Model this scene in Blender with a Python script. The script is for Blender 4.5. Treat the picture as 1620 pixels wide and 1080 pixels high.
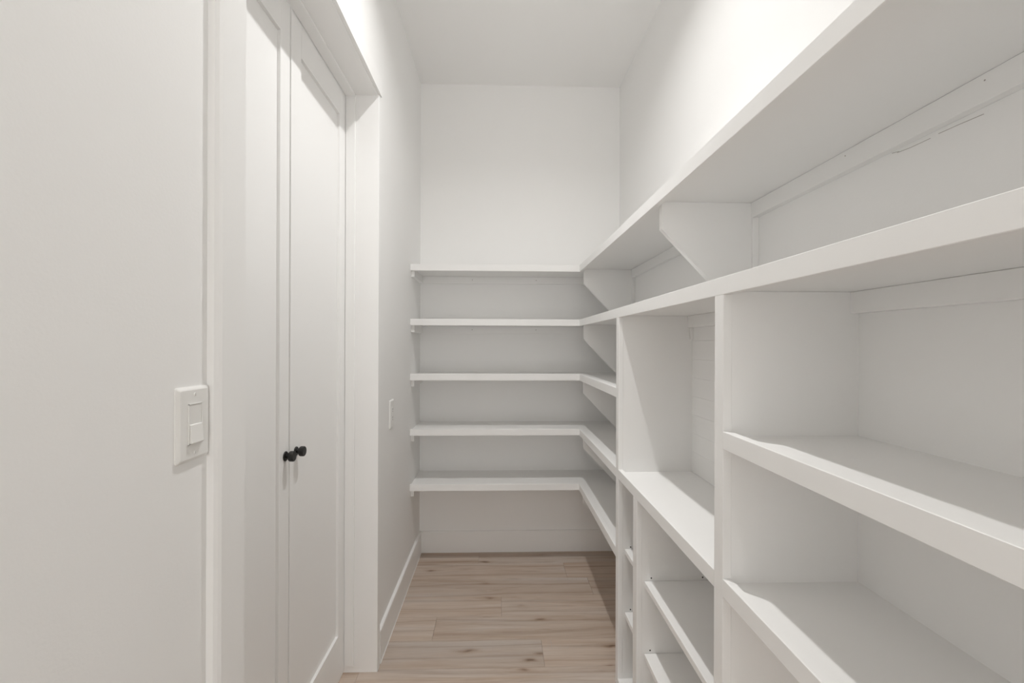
import bpy, bmesh, math, random
from mathutils import Matrix, Vector

# ------------------------------------------------------------------ reset
for o in list(bpy.data.objects):
    bpy.data.objects.remove(o, do_unlink=True)
SC = bpy.context.scene
COL = SC.collection
random.seed(7)

# ------------------------------------------------------------------ camera
F_PX, YAW, PITCH, ROLL, SHIFT, CAM_H = 708.67, 1.743, 0.018, 0.181, 3.56, 1.357
y_, p_, r_ = (math.radians(a) for a in (YAW, PITCH, ROLL))
fw = Vector((math.sin(y_) * math.cos(p_), math.cos(y_) * math.cos(p_), math.sin(p_)))
rt = Vector((math.cos(y_), -math.sin(y_), 0.0))
up = rt.cross(fw)
rt2 = rt * math.cos(r_) + up * math.sin(r_)
up2 = up * math.cos(r_) - rt * math.sin(r_)
cam = bpy.data.cameras.new('camera')
cam.sensor_width = 36.0
cam.lens = F_PX * 36.0 / 1620.0
cam.shift_y = SHIFT / 1620.0
cam.clip_start = 0.02
co = bpy.data.objects.new('camera', cam)
COL.objects.link(co)
M = Matrix((rt2, up2, -fw)).transposed().to_4x4()
M.translation = Vector((0, 0, CAM_H))
co.matrix_world = M
SC.camera = co

# ------------------------------------------------------------------ world, lamps, exposure
w = bpy.data.worlds.new('world')
SC.world = w
w.use_nodes = True
w.node_tree.nodes['Background'].inputs[0].default_value = (1.0, 0.99, 0.97, 1)
w.node_tree.nodes['Background'].inputs[1].default_value = 3.6  # even fill light, enters by the opening added in wall_front
# name, x, y, wide watts, wide spread, narrow watts, narrow spread
LAMPS = [('near', 0.065, 1.40, 10.5, 145.0, 2.6, 88.0), ('far', 0.065, -1.05, 1.5, 120.0, 0.6, 80.0), ('last', 0.065, -2.30, 5.0, 150.0, 0.0, 80.0)]
LAMP_COL = (1.0, 0.992, 0.978)
SC.view_settings.view_transform = 'Standard'
SC.view_settings.look = 'None'
SC.view_settings.gamma = 1.0
SC.view_settings.use_curve_mapping = False
SC.view_settings.exposure = -0.17
try:
    SC.cycles.max_bounces = 12
    SC.cycles.diffuse_bounces = 9
except Exception:
    pass

# ------------------------------------------------------------------ dimensions (metres)
XL, XR, YB, YF, ZC = -0.510, 0.7965, 2.935, -2.90, 3.05
XS, YS = 0.475, 2.612           # front faces of the shelving
NT = 0.019                      # board thickness
P1, P1N = 1.7914, 1.7560        # stile of the first upright (far, near edge)
P2, P2N = 0.9705, 0.9328
P3, P3N = 1.5607, 1.5190
P0, P0N = -0.32, -0.358
LIP = 0.0105                    # nosing stands this much above its board
XBK = 0.7697                    # face of the bookcase's back
XRAIL = 0.7775                  # face of cleats on the right wall
# doorway
DY0, DY1, DZ = 0.890, 1.868, 2.382
XD1, XD2 = -0.634, -0.631       # faces of near and far door leaf
SEAM = 1.380

# ------------------------------------------------------------------ materials
def new_mat(name):
    m = bpy.data.materials.new(name)
    m.use_nodes = True
    nt = m.node_tree
    return m, nt, nt.nodes, nt.links, nt.nodes['Principled BSDF']

def paint(name, col, rough, var=0.012, bump=0.02, scale=260.0, dist=0.0006, spec=0.4):
    m, nt, N, L, b = new_mat(name)
    tc = N.new('ShaderNodeNewGeometry')
    n1 = N.new('ShaderNodeTexNoise'); n1.inputs['Scale'].default_value = 2.3
    n1.inputs['Detail'].default_value = 3
    L.new(tc.outputs['Position'], n1.inputs['Vector'])
    mr = N.new('ShaderNodeMapRange')
    mr.inputs['To Min'].default_value = 1 - var
    mr.inputs['To Max'].default_value = 1 + var
    L.new(n1.outputs['Fac'], mr.inputs['Value'])
    mx = N.new('ShaderNodeVectorMath'); mx.operation = 'SCALE'
    mx.inputs[0].default_value = col
    L.new(mr.outputs['Result'], mx.inputs['Scale'])
    L.new(mx.outputs['Vector'], b.inputs['Base Color'])
    b.inputs['Roughness'].default_value = rough
    b.inputs['Specular IOR Level'].default_value = spec
    n2 = N.new('ShaderNodeTexNoise'); n2.inputs['Scale'].default_value = scale
    n2.inputs['Detail'].default_value = 2
    L.new(tc.outputs['Position'], n2.inputs['Vector'])
    bp = N.new('ShaderNodeBump'); bp.inputs['Strength'].default_value = bump
    bp.inputs['Distance'].default_value = dist
    L.new(n2.outputs['Fac'], bp.inputs['Height'])
    L.new(bp.outputs['Normal'], b.inputs['Normal'])
    return m

WHITE = (0.873, 0.870, 0.862)
MAT_WALL = paint('wall_paint', WHITE, 0.62, bump=0.12, scale=190, dist=0.0012, spec=0.3)
MAT_CEIL = paint('ceiling_paint', WHITE, 0.8, bump=0.1, scale=160, spec=0.2)
MAT_TRIM = paint('trim_enamel', (0.873, 0.870, 0.862), 0.36, bump=0.05, scale=120)
MAT_SHELF = paint('shelf_enamel', (0.865, 0.862, 0.853), 0.42, var=0.02, bump=0.09, scale=90, dist=0.0008)
MAT_PLASTIC = paint('white_plastic', (0.83, 0.825, 0.805), 0.28, bump=0.0)
MAT_BLACK = paint('matte_black_metal', (0.014, 0.013, 0.012), 0.42, var=0.1, bump=0.03, scale=500)
MAT_HOLE = paint('dark_hole', (0.02, 0.018, 0.016), 0.8)
MAT_GAP = paint('open_caulk_gap', (0.40, 0.37, 0.35), 0.8)
MAT_SUB = paint('subfloor', (0.12, 0.10, 0.08), 0.8)

def wood(name):
    m, nt, N, L, b = new_mat(name)
    g = N.new('ShaderNodeNewGeometry')
    oi = N.new('ShaderNodeObjectInfo')
    off = N.new('ShaderNodeVectorMath'); off.operation = 'SCALE'
    off.inputs[0].default_value = (37.0, 11.0, 53.0)
    L.new(oi.outputs['Random'], off.inputs['Scale'])
    add = N.new('ShaderNodeVectorMath'); add.operation = 'ADD'
    L.new(g.outputs['Position'], add.inputs[0]); L.new(off.outputs['Vector'], add.inputs[1])
    def mapped(sx, sy):
        mp = N.new('ShaderNodeMapping')
        mp.inputs['Scale'].default_value = (sx, sy, 1)
        L.new(add.outputs['Vector'], mp.inputs['Vector'])
        return mp.outputs['Vector']
    def noise(vec, sc, det=4, dis=0.0, rough=0.55):
        n = N.new('ShaderNodeTexNoise')
        n.inputs['Scale'].default_value = sc; n.inputs['Detail'].default_value = det
        n.inputs['Distortion'].default_value = dis; n.inputs['Roughness'].default_value = rough
        L.new(vec, n.inputs['Vector'])
        return n.outputs['Fac']
    def ramp(fac, stops):
        r = N.new('ShaderNodeValToRGB')
        el = r.color_ramp.elements
        while len(el) < len(stops): el.new(0.5)
        for e, (p, c) in zip(el, stops):
            e.position = p; e.color = (*c, 1)
        L.new(fac, r.inputs['Fac'])
        return r.outputs['Color']
    def mix(a, bb, fac, mode='MIX'):
        x = N.new('ShaderNodeMix'); x.data_type = 'RGBA'; x.blend_type = mode
        if isinstance(fac, float): x.inputs[0].default_value = fac
        else: L.new(fac, x.inputs[0])
        for s, v in ((6, a), (7, bb)):
            if isinstance(v, tuple): x.inputs[s].default_value = (*v, 1)
            else: L.new(v, x.inputs[s])
        return x.outputs[2]
    # broad tone: tan to grey
    tone = ramp(noise(mapped(0.55, 9.0), 1.6, 3, 0.6), [(0.30, (0.46, 0.355, 0.28)), (0.50, (0.53, 0.44, 0.37)), (0.70, (0.56, 0.50, 0.455))])
    # long grain
    grain = ramp(noise(mapped(0.9, 11.0), 2.6, 5, 1.6, 0.58), [(0.28, (0.76, 0.715, 0.67)), (0.42, (0.95, 0.935, 0.92)), (0.58, (1.02, 1.02, 1.02)), (0.75, (1.10, 1.12, 1.14))])
    c = mix(tone, grain, 0.85, 'MULTIPLY')
    fine = ramp(noise(mapped(4.0, 190.0), 4.0, 3), [(0.3, (0.92, 0.915, 0.91)), (0.7, (1.05, 1.05, 1.05))])
    c = mix(c, fine, 0.8, 'MULTIPLY')
    # cathedral streaks: warped wave bands
    wv = N.new('ShaderNodeTexWave'); wv.bands_direction = 'Y'; wv.wave_type = 'BANDS'
    wv.inputs['Scale'].default_value = 1.1; wv.inputs['Distortion'].default_value = 5.0
    wv.inputs['Detail'].default_value = 3; wv.inputs['Detail Scale'].default_value = 1.6
    L.new(mapped(0.35, 3.2), wv.inputs['Vector'])
    streak = ramp(wv.outputs['Fac'], [(0.0, (0.74, 0.68, 0.63)), (0.09, (0.96, 0.95, 0.94)), (1.0, (1.03, 1.03, 1.03))])
    c = mix(c, streak, 0.6, 'MULTIPLY')
    # knots
    vo = N.new('ShaderNodeTexVoronoi'); vo.feature = 'F1'
    vo.inputs['Scale'].default_value = 1.0; vo.inputs['Randomness'].default_value = 1.0
    wob = N.new('ShaderNodeMapping'); wob.inputs['Scale'].default_value = (3.0, 9.5, 1)
    L.new(add.outputs['Vector'], wob.inputs['Vector'])
    nz = N.new('ShaderNodeTexNoise'); nz.inputs['Scale'].default_value = 9
    L.new(add.outputs['Vector'], nz.inputs['Vector'])
    wadd = N.new('ShaderNodeVectorMath'); wadd.operation = 'MULTIPLY_ADD'
    L.new(nz.outputs['Color'], wadd.inputs[0]); wadd.inputs[1].default_value = (0.34, 0.34, 0)
    L.new(wob.outputs['Vector'], wadd.inputs[2])
    L.new(wadd.outputs['Vector'], vo.inputs['Vector'])
    knot = ramp(vo.outputs['Distance'], [(0.035, (0.34, 0.26, 0.20)), (0.08, (0.70, 0.63, 0.57)), (0.13, (0.90, 0.87, 0.84)), (0.24, (1, 1, 1))])
    c = mix(c, knot, 0.9, 'MULTIPLY')
    # pale cross scratches
    sc = ramp(noise(mapped(150.0, 9.0), 1.0, 2), [(0.60, (0, 0, 0)), (0.72, (1, 1, 1))])
    msk = ramp(noise(mapped(3.0, 11.0), 1.3, 2), [(0.60, (0, 0, 0)), (0.70, (1, 1, 1))])
    mm = N.new('ShaderNodeMath'); mm.operation = 'MULTIPLY'
    L.new(sc, mm.inputs[0]); L.new(msk, mm.inputs[1])
    m2 = N.new('ShaderNodeMath'); m2.operation = 'MULTIPLY'; m2.inputs[1].default_value = 0.6
    L.new(mm.outputs[0], m2.inputs[0])
    c = mix(c, (0.45, 0.41, 0.39), m2.outputs[0])
    # plank to plank difference
    pr = N.new('ShaderNodeMapRange'); pr.inputs['To Min'].default_value = 0.93; pr.inputs['To Max'].default_value = 1.07
    L.new(oi.outputs['Random'], pr.inputs['Value'])
    sv = N.new('ShaderNodeVectorMath'); sv.operation = 'SCALE'
    L.new(c, sv.inputs[0]); L.new(pr.outputs['Result'], sv.inputs['Scale'])
    L.new(sv.outputs['Vector'], b.inputs['Base Color'])
    b.inputs['Roughness'].default_value = 0.5
    b.inputs['Specular IOR Level'].default_value = 0.3
    bp = N.new('ShaderNodeBump'); bp.inputs['Strength'].default_value = 0.25
    bp.inputs['Distance'].default_value = 0.0006
    L.new(fine, bp.inputs['Height']); L.new(bp.outputs['Normal'], b.inputs['Normal'])
    return m
MAT_WOOD = wood('oak_look_plank')

def glow(name, col, strength):
    m, nt, N, L, b = new_mat(name)
    b.inputs['Base Color'].default_value = (0.9, 0.9, 0.88, 1)
    b.inputs['Emission Color'].default_value = (*col, 1)
    b.inputs['Emission Strength'].default_value = strength
    return m
MAT_LENS = glow('lamp_lens', LAMP_COL, 12.0)

# ------------------------------------------------------------------ mesh helpers
def prism(bm, axis, pts, a, b):
    """closed polygon pts (in the plane across the axis) run from a to b.
    axis 'x': pts are (y, z); 'y': (x, z); 'z': (x, y)"""
    def v(p, t):
        return {'x': (t, p[0], p[1]), 'y': (p[0], t, p[1]), 'z': (p[0], p[1], t)}[axis]
    A = [bm.verts.new(v(p, a)) for p in pts]
    B = [bm.verts.new(v(p, b)) for p in pts]
    n = len(pts)
    bm.faces.new(A); bm.faces.new(B[::-1])
    for i in range(n):
        bm.faces.new((A[i], B[i], B[(i + 1) % n], A[(i + 1) % n]))

def rect(u0, u1, v0, v1, c=0.0):
    if c <= 0:
        return [(u0, v0), (u1, v0), (u1, v1), (u0, v1)]
    return [(u0 + c, v0), (u1 - c, v0), (u1, v0 + c), (u1, v1 - c), (u1 - c, v1), (u0 + c, v1), (u0, v1 - c), (u0, v0 + c)]

def bar(bm, axis, x0, x1, y0, y1, z0, z1, c=0.0008):
    """board with its long edges eased, square ends"""
    if axis == 'x': prism(bm, 'x', rect(y0, y1, z0, z1, c), x0, x1)
    elif axis == 'y': prism(bm, 'y', rect(x0, x1, z0, z1, c), y0, y1)
    else: prism(bm, 'z', rect(x0, x1, y0, y1, c), z0, z1)

def lathe(bm, prof, origin, axis='x', n=28, sgn=1):
    """prof: list of (distance along axis, radius); closed at both ends"""
    rings = []
    for d, r in prof:
        ring = []
        for k in range(n):
            t = 2 * math.pi * k / n
            u, v = r * math.cos(t), r * math.sin(t)
            p = {'x': (sgn * d, u, v), 'y': (u, sgn * d, v), 'z': (u, v, sgn * d)}[axis]
            ring.append(bm.verts.new(Vector(origin) + Vector(p)))
        rings.append(ring)
    for a, b in zip(rings, rings[1:]):
        for k in range(n):
            bm.faces.new((a[k], a[(k + 1) % n], b[(k + 1) % n], b[k]))
    bm.faces.new(rings[0][::-1]); bm.faces.new(rings[-1])

def obj(name, bm, mat, parent=None, smooth=False, label=None, cat=None, group=None, kind=None):
    bmesh.ops.recalc_face_normals(bm, faces=bm.faces)
    me = bpy.data.meshes.new(name)
    bm.to_mesh(me); bm.free()
    me.materials.append(mat)
    if smooth:
        for p in me.polygons: p.use_smooth = True
        try: me.set_sharp_from_angle(angle=math.radians(35))
        except Exception: pass
    o = bpy.data.objects.new(name, me)
    COL.objects.link(o)
    if parent is not None:
        o.parent = parent
        t = parent
        off = Vector((0, 0, 0))
        while t is not None:
            off += t.location; t = t.parent
        me.transform(Matrix.Translation(-off))
    if label: o['label'] = label
    if cat: o['category'] = cat
    if group: o['group'] = group
    if kind: o['kind'] = kind
    return o

def board(name, axis, dims, mat, parent=None, c=0.0008, **kw):
    bm = bmesh.new(); bar(bm, axis, *dims, c=c)
    return obj(name, bm, mat, parent, **kw)

def thing(name, label, cat, loc, group=None, kind=None):
    o = bpy.data.objects.new(name, None)
    o.empty_display_size = 0.05
    COL.objects.link(o)
    o.location = loc
    o['label'] = label; o['category'] = cat
    if group: o['group'] = group
    if kind: o['kind'] = kind
    return o

def struct(name, bm, mat, label, cat, parent=None, **kw):
    return obj(name, bm, mat, parent, label=label, cat=cat, kind='structure', **kw)

# ------------------------------------------------------------------ room shell
T = 0.14
bm = bmesh.new(); bar(bm, 'x', XL - 0.35, XR + T, YF - T, YB + T, -0.10, -0.0065, c=0)
FLOOR = struct('floor', bm, MAT_SUB, 'grey-brown wood-look plank floor between the door wall and the shelving', 'floor')
FLOOR['label'] = 'grey-brown wood-look plank floor between the door wall and the shelving'
bm = bmesh.new(); bar(bm, 'x', XL - T, XR + T, YF - T, YB + T, ZC, ZC + 0.1, c=0)
struct('ceiling', bm, MAT_CEIL, 'flat white painted ceiling of the narrow pantry', 'ceiling')
bm = bmesh.new(); bar(bm, 'x', XL - T, XR + T, YB, YB + T, 0, ZC, c=0)
struct('wall_back', bm, MAT_WALL, 'white end wall behind the five corner shelves', 'wall')
bm = bmesh.new(); bar(bm, 'y', XR, XR + T, YF, YB, 0, ZC, c=0)
struct('wall_right', bm, MAT_WALL, 'long white side wall above and behind the built-in shelving', 'wall')
bm = bmesh.new()
OX0, OX1, OZ = XL + 0.10, XR - 0.10, 2.40     # unseen opening added to let world light in as soft fill
bar(bm, 'x', XL - T, OX0, YF - T, YF, 0, ZC, c=0)
bar(bm, 'x', OX1, XR + T, YF - T, YF, 0, ZC, c=0)
bar(bm, 'x', OX0, OX1, YF - T, YF, OZ, ZC, c=0)
struct('wall_front', bm, MAT_WALL, 'white wall behind the camera with an unseen opening added for fill light', 'wall')
bm = bmesh.new()
J = 0.019
bar(bm, 'y', XL - T, XL, YF, DY0 - J, 0, ZC, c=0)
bar(bm, 'y', XL - T, XL, DY1 + J, YB, 0, ZC, c=0)
bar(bm, 'y', XL - T, XL, DY0 - J, DY1 + J, DZ + J, ZC, c=0)
struct('wall_left', bm, MAT_WALL, 'white side wall with the double door and the light switch', 'wall')

# floor planks: rows run from wall to wall, each plank its own object
PW, GAP = 0.179, 0.0005
row0 = 1.878
joints = {0: 0.20, 1: -0.30, 2: 0.02, 3: 0.52, 4: 0.405, 5: -0.12, -1: 0.65}
k0 = int(math.floor((YF - row0) / PW))
k = k0
while row0 + k * PW < YB:
    ya, yb_ = max(YF, row0 + k * PW), min(YB, row0 + (k + 1) * PW)
    j = joints.get(k, random.uniform(-0.5, 0.7))
    xs = [j + 1.22 * n for n in range(-2, 3)]
    xmin = XL - 0.25 if (DY0 - 0.2 < ya < DY1 + 0.1) else XL
    for a, b in zip(xs, xs[1:]):
        a, b = max(a, xmin), min(b, XR)
        if b - a < 0.02 or yb_ - ya < 0.01: continue
        bm = bmesh.new()
        bar(bm, 'x', a + GAP, b - GAP, ya + GAP, yb_ - GAP, -0.006, 0.0, c=0.0006)
        obj('plank', bm, MAT_WOOD, FLOOR)
    k += 1

# baseboards
def base_prof(face, back, h=0.1376, c=0.004):
    return [(back, 0), (face, 0), (face, h - c), (face + (c if back > face else -c) * 0.6, h), (back, h)]
BT = 0.0145
bm = bmesh.new(); prism(bm, 'y', base_prof(XL + BT, XL), 1.9145, YB)
bar(bm, 'y', XL + BT, XL + BT + 0.002, 1.9145, YB - BT, 0, 0.0025, c=0)
struct('baseboard_left', bm, MAT_TRIM, 'white baseboard along the left wall, from the door casing to the end wall', 'baseboard')
bm = bmesh.new(); prism(bm, 'x', base_prof(YB - BT, YB), XL + BT, XR)
struct('baseboard_back', bm, MAT_TRIM, 'white baseboard at the foot of the end wall under the lowest shelf', 'baseboard')
bm = bmesh.new(); prism(bm, 'y', base_prof(XR - BT, XR), P1, YB - BT)
struct('baseboard_right', bm, MAT_TRIM, 'white baseboard on the right wall in the corner under the lowest shelf', 'baseboard')

# ------------------------------------------------------------------ doorway: jamb, casing, stops
trim = thing('trim_1', 'white painted jamb and flat casing around the double door', 'door frame', (XL, (DY0 + DY1) / 2, 0), kind='structure')
CX, CXI = -0.4945, -0.4985       # outer and inner face of the casing
XJ = XL - T
bm = bmesh.new(); bar(bm, 'z', XJ, CXI - 0.003, DY1, DY1 + J, 0, DZ + J, c=0); obj('jamb', bm, MAT_TRIM, trim)
bm = bmesh.new(); bar(bm, 'z', XJ, CXI - 0.003, DY0 - J, DY0, 0, DZ + J, c=0); obj('jamb', bm, MAT_TRIM, trim)
bm = bmesh.new(); bar(bm, 'y', XJ, CXI - 0.003, DY0, DY1, DZ, DZ + J, c=0); obj('head_jamb', bm, MAT_TRIM, trim)
CW = 0.086                        # casing width
def casing_pts(i0, sgn, CX):
    # flat board thicker at its outer edge: (x, y)
    c = 0.0015
    return [(XL, i0), (CX - c, i0), (CX, i0 + sgn * c), (CX, i0 + sgn * (CW - 0.0125)),
            (CX - 0.0025, i0 + sgn * (CW - 0.006)), (XL + 0.0125, i0 + sgn * (CW - 0.0005)), (XL + 0.0120, i0 + sgn * CW), (XL, i0 + sgn * CW)]
iy0, iy1 = DY0 - 0.004, DY1 - 0.0002
CWF = 0.045
bm = bmesh.new(); prism(bm, 'z', casing_pts(iy0, -1, -0.4910), 0, DZ + 0.0048); obj('casing', bm, MAT_TRIM, trim)
CW_ = CW; CW = CWF
bm = bmesh.new(); prism(bm, 'z', casing_pts(iy1, 1, -0.4955), 0, DZ + 0.0048); obj('casing', bm, MAT_TRIM, trim)
CW = CW_
bm = bmesh.new()
CX = -0.4900
hp = [(XL, DZ + 0.005), (CX - 0.0005, DZ + 0.005), (CX, DZ + 0.0055), (CX, DZ + 0.079), (CX - 0.0015, DZ + 0.080), (XL, DZ + 0.080)]
prism(bm, 'y', hp, iy0 - CW, iy1 + CWF - 0.020); obj('head_casing', bm, MAT_TRIM, trim)
# door stops
SX0, SX1 = XD2 + 0.0025, XD2 + 0.040
bm = bmesh.new(); bar(bm, 'z', SX0, SX1, DY1 - 0.010, DY1, 0.032, DZ - 0.0005, c=0.0012); obj('door_stop', bm, MAT_TRIM, trim)
bm = bmesh.new(); bar(bm, 'z', SX0, SX1, DY0, DY0 + 0.010, 0.032, DZ - 0.0005, c=0.0012); obj('door_stop', bm, MAT_TRIM, trim)
bm = bmesh.new(); bar(bm, 'y', SX0, SX1, DY0 + 0.010, DY1 - 0.010, DZ - 0.010, DZ, c=0.0012); obj('door_stop', bm, MAT_TRIM, trim)

# ------------------------------------------------------------------ double door
def door_leaf(name, xf, y0, y1, knob_y, label):
    d = thing(name, label, 'door', (xf, (y0 + y1) / 2, 0.0), kind='structure')
    z0, z1, st = 0.010, DZ - 0.004, 0.068
    rt_, rb = 0.112, 0.185
    th = 0.034
    ch = 0.0012
    bm = bmesh.new(); bar(bm, 'z', xf - th, xf, y0, y0 + st, z0, z1, c=ch); obj('stile', bm, MAT_TRIM, d)
    bm = bmesh.new(); bar(bm, 'z', xf - th, xf, y1 - st + (0.009 if y0 < 1 else 0), y1, z0, z1, c=ch); obj('stile', bm, MAT_TRIM, d)
    bm = bmesh.new(); bar(bm, 'y', xf - th, xf, y0 + st, y1 - st + (0.009 if y0 < 1 else 0), z1 - rt_, z1, c=0); obj('rail', bm, MAT_TRIM, d)
    bm = bmesh.new(); bar(bm, 'y', xf - th, xf, y0 + st, y1 - st + (0.009 if y0 < 1 else 0), z0, z0 + rb, c=0); obj('rail', bm, MAT_TRIM, d)
    bm = bmesh.new(); bar(bm, 'z', xf - th + 0.009, xf - 0.010, y0 + st, y1 - st + (0.009 if y0 < 1 else 0), z0 + rb, z1 - rt_, c=0); obj('panel', bm, MAT_TRIM, d)
    kz = 1.020
    bm = bmesh.new()
    lathe(bm, [(0, 0.0008), (0, 0.0055), (0.012, 0.0055), (0.012, 0.0125), (0.0145, 0.0150), (0.0165, 0.0155),
               (0.0245, 0.0155), (0.0265, 0.0150), (0.0275, 0.0138), (0.0278, 0.0005)], (xf, knob_y, kz), 'x')
    kn = obj('knob', bm, MAT_BLACK, d, smooth=True, label='matte black round door knob')
    bm = bmesh.new()
    lathe(bm, [(0, 0.0005), (0, 0.0145), (0.0015, 0.0148), (0.003, 0.0140), (0.0034, 0.0005)], (xf, knob_y, kz), 'x')
    obj('rose', bm, MAT_BLACK, kn, smooth=True)
    return d
door_leaf('door_1', XD1, DY0 + 0.003, SEAM - 0.0015, SEAM - 0.025, 'near white shaker door leaf of the pair, next to the light switch')
door_leaf('door_2', XD2, SEAM + 0.0015, DY1 - 0.0035, SEAM + 0.038, 'far white shaker door leaf of the pair, its knob right of the other')

# ------------------------------------------------------------------ light switch and outlet
def plate(bm, x0, yc, zc, wy, hz, t=0.0062, e=0.007):
    """bevelled cover plate lying on the wall plane x0, facing +x"""
    def ring(x, wy_, hz_, r, n=4):
        pts = []
        for cy, cz, a0 in ((1, 1, 0), (-1, 1, 90), (-1, -1, 180), (1, -1, 270)):
            for k in range(n + 1):
                a = math.radians(a0 + 90 * k / n)
                pts.append((x, yc + cy * (wy_ / 2 - r) + r * math.cos(a), zc + cz * (hz_ / 2 - r) + r * math.sin(a)))
        return [bm.verts.new(p) for p in pts]
    R = [ring(x0, wy, hz, 0.004), ring(x0 + 0.0022, wy, hz, 0.004), ring(x0 + t - 0.001, wy - e, hz - e, 0.003), ring(x0 + t, wy - e * 1.6, hz - e * 1.6, 0.002)]
    for a, b in zip(R, R[1:]):
        n = len(a)
        for k in range(n): bm.faces.new((a[k], a[(k + 1) % n], b[(k + 1) % n], b[k]))
    bm.faces.new(R[0][::-1]); bm.faces.new(R[-1])

def slot_screw(parent, x, y, z):
    bm = bmesh.new()
    lathe(bm, [(0, 0.0005), (0, 0.0032), (0.0006, 0.0030), (0.0010, 0.0018), (0.0010, 0.0003)], (x, y, z), 'x', n=16)
    s = obj('screw', bm, MAT_PLASTIC, parent, smooth=True)
    bm = bmesh.new(); bar(bm, 'z', x + 0.0009, x + 0.0012, y - 0.0004, y + 0.0004, z - 0.0022, z + 0.0022, c=0)
    obj('screw_slot', bm, MAT_GAP, s)

sy, sz = 0.7605, 1.2235
sw = thing('light_switch', 'white rocker light switch on the left wall beside the near door casing', 'light switch', (XL, sy, sz))
bm = bmesh.new(); plate(bm, XL, sy, sz, 0.079, 0.1225)
obj('cover_plate', bm, MAT_PLASTIC, sw)
fx = XL + 0.0062
bm = bmesh.new()
for a in ((-1, 1), ):
    pass
# raised frame around the rocker
ry, rz = 0.0168, 0.0335
bar(bm, 'z', fx, fx + 0.0020, sy - ry, sy - ry + 0.0012, sz - rz, sz + rz, c=0)
bar(bm, 'z', fx, fx + 0.0020, sy + ry - 0.0012, sy + ry, sz - rz, sz + rz, c=0)
bar(bm, 'y', fx, fx + 0.0020, sy - ry, sy + ry, sz + rz - 0.0012, sz + rz, c=0)
bar(bm, 'y', fx, fx + 0.0020, sy - ry, sy + ry, sz - rz, sz - rz + 0.0012, c=0)
obj('switch_frame', bm, MAT_PLASTIC, sw)
bm = bmesh.new()
q = ry - 0.0022; qz = rz - 0.0022
prism(bm, 'y', [(fx, sz + qz), (fx, sz - qz), (fx + 0.0052, sz - qz), (fx + 0.0057, sz - qz + 0.0006), (fx + 0.0030, sz - 0.0015), (fx + 0.0006, sz - 0.0005), (fx + 0.0011, sz + qz)], sy - q, sy + q)
obj('rocker', bm, MAT_PLASTIC, sw)
slot_screw(sw, fx, sy, sz + 0.048); slot_screw(sw, fx, sy, sz - 0.048)

oy, oz = 2.152, 1.022
ot = thing('wall_outlet', 'white duplex power outlet on the left wall between the door and the shelves', 'outlet', (XL, oy, oz))
bm = bmesh.new(); plate(bm, XL, oy, oz, 0.079, 0.134)
obj('cover_plate', bm, MAT_PLASTIC, ot)
for s in (1, -1):
    bm = bmesh.new()
    zc = oz + s * 0.0195
    n = 24; pts = []
    for kk in range(n):
        t = 2 * math.pi * kk / n
        pts.append((oy + 0.0172 * math.cos(t), zc + max(-0.0138, min(0.0138, 0.0172 * math.sin(t)))))
    prism(bm, 'x', pts, fx - 0.0005, fx + 0.0012)
    rc = obj('receptacle', bm, MAT_PLASTIC, ot)
    for dy, dz, hh in ((-0.0064, 0.003, 0.0045), (0.0064, 0.003, 0.0036)):
        bm = bmesh.new(); bar(bm, 'z', fx + 0.0011, fx + 0.0015, oy + dy - 0.0008, oy + dy + 0.0008, zc + dz - hh, zc + dz + hh, c=0)
        obj('slot', bm, MAT_HOLE, rc)
    bm = bmesh.new(); lathe(bm, [(0, 0.0005), (0, 0.0024), (0.0004, 0.0024), (0.0004, 0.0004)], (fx + 0.0011, oy, zc - 0.008), 'x', n=14)
    obj('slot', bm, MAT_HOLE, rc)
slot_screw(ot, fx, oy, oz)

# ------------------------------------------------------------------ recessed ceiling lights
for nm, lx, ly, pw1, sp1, pw2, sp2 in LAMPS:
    lab = {'near': 'white round recessed ceiling light over the double door',
           'far': 'white round recessed ceiling light just behind the camera',
           'last': 'white round recessed ceiling light by the added fill-light opening behind the camera'}[nm]
    t = thing('recessed_light', lab, 'ceiling light', (lx, ly, ZC), group='recessed ceiling lights')
    bm = bmesh.new()
    n = 40
    prof = [(0.052, 0.0), (0.052, -0.004), (0.060, -0.006), (0.080, -0.003), (0.082, 0.0)]
    rings = [[bm.verts.new((lx + r * math.cos(2 * math.pi * a / n), ly + r * math.sin(2 * math.pi * a / n), ZC + z)) for a in range(n)] for r, z in prof]
    for i in range(len(rings)):
        a, b = rings[i], rings[(i + 1) % len(rings)]
        for kk in range(n): bm.faces.new((a[kk], a[(kk + 1) % n], b[(kk + 1) % n], b[kk]))
    obj('trim_ring', bm, MAT_PLASTIC, t, smooth=True)
    bm = bmesh.new()
    lathe(bm, [(0, 0.0005), (0, 0.0515), (0.0015, 0.0515), (0.0015, 0.0005)], (lx, ly, ZC), 'z', n=32, sgn=-1)
    obj('lens', bm, MAT_LENS, t, label='glowing frosted lens')
    for pw, sp, dz in ((pw1, sp1, 0.008), (pw2, sp2, 0.0085)):   # diffused rim and reflector core of the same lamp
        if pw <= 0: continue
        ld = bpy.data.lights.new('lamp', 'AREA')
        ld.shape = 'DISK'; ld.size = 0.05; ld.energy = pw; ld.color = LAMP_COL; ld.spread = math.radians(sp)
        lo = bpy.data.objects.new('lamp', ld); COL.objects.link(lo)
        lo.parent = t
        lo.location = (0, 0, -dz)

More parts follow.
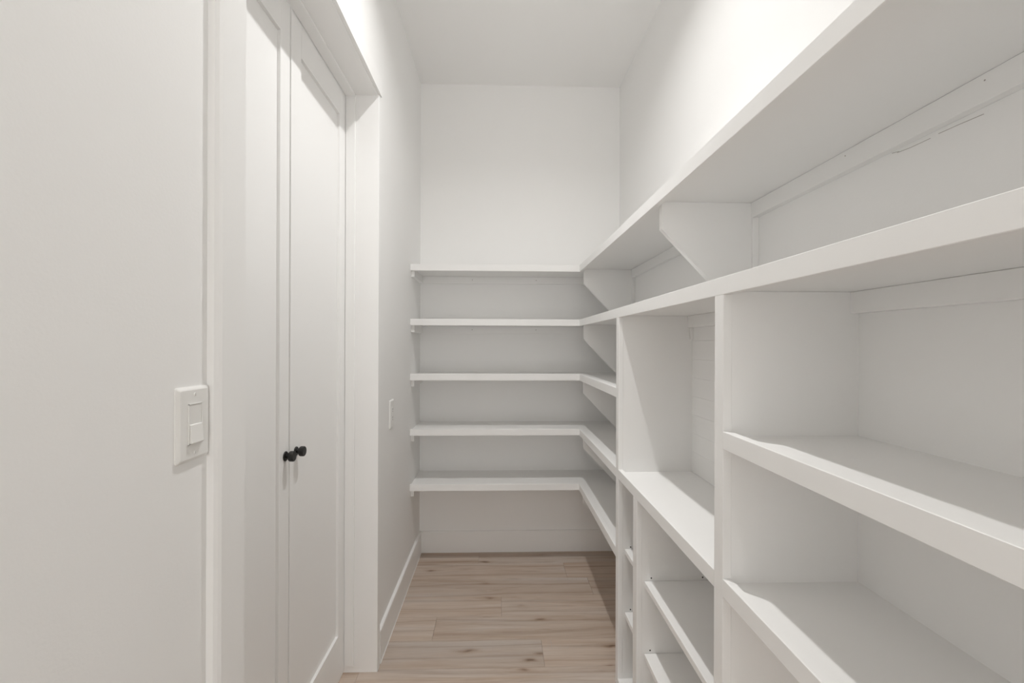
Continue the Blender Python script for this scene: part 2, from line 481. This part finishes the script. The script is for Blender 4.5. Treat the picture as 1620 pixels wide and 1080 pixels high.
# ------------------------------------------------------------------ five L-shaped corner shelves
NH = 0.038
TOPS = [1.8185, 1.5010, 1.1815, 0.8605, 0.5395]
YEND = P0N
words = ['topmost', 'second from the top', 'middle', 'fourth from the top', 'lowest']
def bracket(parent, ztop, yb0, zbot, xf=0.4985, vert=0.083):
    """flat board set on edge under a shelf: square front, then a diagonal back to the wall"""
    x1 = XRAIL
    zt = ztop
    zd = zt - vert
    pts = [(xf, zt), (xf, zd)]
    xe = xf + (zd - zbot) / 1.05
    if xe < x1: pts += [(xe, zbot), (x1, zbot)]
    else: pts += [(x1, zd - (x1 - xf) * 1.05)]
    pts += [(x1, zt)]
    bm = bmesh.new(); prism(bm, 'y', pts, yb0, yb0 + NT)
    return obj('bracket', bm, MAT_SHELF, parent)
for i, zt in enumerate(TOPS):
    lab = {0: 'topmost L-shaped white corner shelf, running the whole right wall, empty',
           1: 'second white L-shaped shelf from the top, over the bookcase, empty',
           2: 'middle white L-shaped corner shelf, ending at the bookcase side',
           3: 'white L-shaped corner shelf, second up from the floor',
           4: 'lowest white L-shaped corner shelf, just above the floor'}[i]
    s = thing('corner_shelf', lab, 'shelf', (XR, YB, zt), group='white corner shelves')
    ye = YEND if i < 2 else P1
    zs = zt - (0.006, 0.012, LIP, LIP, LIP)[i]
    zb = zs - NT
    board('shelf_board', 'x', (XL, XR, YS + NT, YB, zb, zs), MAT_SHELF, s, c=0)
    board('shelf_board', 'y', (XS + NT, XR, ye, YS + NT, zb, zs), MAT_SHELF, s, c=0)
    board('nosing', 'x', (XL, XS + 0.0004, YS, YS + NT, zt - NH, zt), MAT_SHELF, s, c=0.0010)
    board('nosing', 'y', (XS, XS + NT, ye, YS + NT, zt - NH, zt), MAT_SHELF, s, c=0.0010)
    ch = 0.046
    cb = board('cleat', 'x', (XL + NT, XRAIL, YB - NT, YB, zb - ch, zb - 0.0004), MAT_SHELF, s)
    board('cleat', 'y', (XL, XL + NT, YS + NT + 0.004, YB, zb - ch, zb - 0.0004), MAT_SHELF, s)
    cr = board('cleat', 'y', (XRAIL, XR, (ye if i == 0 else P1 + 0.001), YB - NT, zb - ch, zb - 0.0004), MAT_SHELF, s)
    # driven nail heads in the cleats
    for nx in (-0.17, 0.245):
        bm = bmesh.new(); lathe(bm, [(0, 0.0003), (0, 0.0026), (0.0005, 0.0026), (0.0005, 0.0003)], (nx, YB - NT, zb - 0.022), 'y', n=10, sgn=-1)
        if i < 2: obj('nail_head', bm, MAT_GAP, cb)
        else: bm.free()
    if i == 0:
        for ny in (0.983, 0.694):
            bm = bmesh.new(); lathe(bm, [(0, 0.0003), (0, 0.0013), (0.0005, 0.0013), (0.0005, 0.0003)], (XRAIL, ny, zb - 0.012), 'x', n=10, sgn=-1)
            obj('nail_head', bm, MAT_GAP, cr)
    nxt = TOPS[i + 1] - LIP if i < 4 else 0.16
    bracket(s, zb - 0.0004, 2.600, nxt + 0.0005)
    board('batten', 'z', (XRAIL, XR, 2.590, 2.629, nxt + 0.0005, zb - ch - 0.0005), MAT_SHELF, s)
    if i == 0:
        bracket(s, zb - 0.0004, 1.357, nxt + 0.0005)
        board('batten', 'z', (XRAIL, XR, 1.348, 1.386, nxt + 0.0005, zb - ch - 0.0005), MAT_SHELF, s)
        # opened caulk line below the cleat
        bm = bmesh.new()
        for (a, za), (b, zb2) in (((0.884, 1.7455), (0.868, 1.7425)), ((0.872, 1.7415), (0.842, 1.7392)), ((0.842, 1.7392), (0.803, 1.7388)),
                                  ((0.788, 1.7402), (0.752, 1.7392)), ((0.752, 1.7392), (0.712, 1.7370))):
            prism(bm, 'x', [(a, za - 0.0004), (b, zb2 - 0.0004), (b, zb2 + 0.0004), (a, za + 0.0004)], XR - 0.0006, XR - 0.0001)
        obj('caulk_gap', bm, MAT_GAP, s)

# ------------------------------------------------------------------ built-in bookcase
bk = thing('built_in_bookcase', 'tall white built-in bookcase with open bays along the right wall', 'bookcase', (XR, 0.9, 0))
ZT = TOPS[1] - NH - 0.0002         # under the nosing of the second shelf
ZP = TOPS[1] - 0.012 - NT - 0.0004         # under its board
CT, CB = 0.8623, 0.8246            # ledge
AT, AB = 1.1734, 1.1360
DK = 0.0357
for a, b in ((P1N, P1), (P2N, P2), (P0N, P0)):
    board('stile', 'z', (XS, XS + NT, a, b, 0.0, ZT), MAT_SHELF, bk, c=0.0009)
board('stile', 'z', (XS, XS + NT, P3N, P3, 0.0, CB), MAT_SHELF, bk, c=0.0009)
holes = {}
def partition(y_near, y_far, z1):
    return board('side_panel', 'z', (XS + NT, XR - 0.0005, y_near + 0.0015, y_far, 0.0, z1), MAT_SHELF, bk, c=0)
pp1 = partition(P1N, P1, ZP)
pp2 = partition(P2N, P2 - 0.008, ZP)
partition(P0N, P0 - 0.008, ZP)
pp3 = partition(P3N, P3 - 0.008, CT - LIP - NT)
def backp(y0, y1, z0, z1):
    return board('back_panel', 'y', (XBK, XR - 0.0005, y0, y1, z0, z1), MAT_SHELF, bk, c=0)
backp(P0 - 0.008, P2N + 0.0015, DK, ZP)
backp(P2 - 0.008, P1N + 0.0015, DK, CB - 0.001)
# nook: back closed with narrow horizontal boards
zb_, bh = CT, 0.0728
z = CT - LIP
while z < ZP - 0.01:
    z1 = min(z + bh + (0.0105 if z < 0.86 else 0), ZP)
    board('back_board', 'y', (XBK, XR - 0.0005, P2 - 0.008, P1N + 0.0015, z + 0.0002, z1 - 0.0002), MAT_SHELF, bk, c=0.0003)
    z = z1
# ledge and fixed shelves with nosing
def fixed_shelf(y0, y1, zt, zb2, ypan0, ypan1, lip=LIP):
    s = board('shelf_board', 'y', (XS + NT, XBK, ypan0, ypan1, zt - lip - NT, zt - lip), MAT_SHELF, bk, c=0)
    board('nosing', 'y', (XS, XS + NT, y0, y1, zb2, zt), MAT_SHELF, s, c=0.0010)
    return s
fixed_shelf(P2, P1N, CT, CB, P2 - 0.008, P1N + 0.0015)
fixed_shelf(P0, P2N, AT, AB, P0 - 0.008, P2N + 0.0015)
fixed_shelf(P0, P2N, CT, CB, P0 - 0.008, P2N + 0.0015)
for (y0, y1, q0, q1) in ((P3, P1N, P3 - 0.008, P1N + 0.0015), (P2, P3N, P2 - 0.008, P3N + 0.0015), (P0, P2N, P0 - 0.008, P2N + 0.0015)):
    fixed_shelf(y0, y1, DK, 0.0, q0, q1, 0.0)
# cleats under the second shelf inside the bays
for q0, q1 in ((P0 - 0.008, P2N + 0.0015), (P2 - 0.008, P1N + 0.0015)):
    board('cleat', 'y', (0.7515, XBK, q0, q1, 1.4240, ZP), MAT_SHELF, bk)
# small block under the cleat in the nook corner
board('corner_block', 'z', (0.7590, XBK, P1N - 0.010, P1N + 0.001, 1.3780, 1.4235), MAT_SHELF, bk)
# peg holes
def peg(panel, x, y, z):
    bm = bmesh.new(); lathe(bm, [(0, 0.0003), (0, 0.0027), (0.0004, 0.0027), (0.0004, 0.0003)], (x, y, z), 'y', n=12, sgn=-1)
    obj('peg_hole', bm, MAT_HOLE, panel, label='small black shelf peg hole')
peg(pp1, 0.5255, P1N + 0.0015, 0.5550); peg(pp1, 0.5255, P1N + 0.0015, 0.3080)
peg(pp3, 0.5265, P3N + 0.0015, 0.5560); peg(pp3, 0.7050, P3N + 0.0015, 0.5565); peg(pp3, 0.5230, P3N + 0.0015, 0.3085)

def loose(y0, y1, zt, label):
    bm = bmesh.new(); bar(bm, 'y', 0.5025, XBK - 0.001, y0, y1, zt - NT, zt, c=0.0010)
    o = obj('adjustable_shelf', bm, MAT_SHELF, None, label=label, cat='shelf', group='loose shelves in the bookcase')
    return o
loose(P3 - 0.0065, P1N, 0.5475, 'upper white adjustable shelf in the narrow bookcase bay')
loose(P3 - 0.0065, P1N, 0.2985, 'lower white adjustable shelf in the narrow bookcase bay')
loose(P2 - 0.0065, P3N, 0.5460, 'upper white adjustable shelf in the wide lower bookcase bay')
loose(P2 - 0.0065, P3N, 0.2985, 'lower white adjustable shelf in the wide lower bookcase bay')
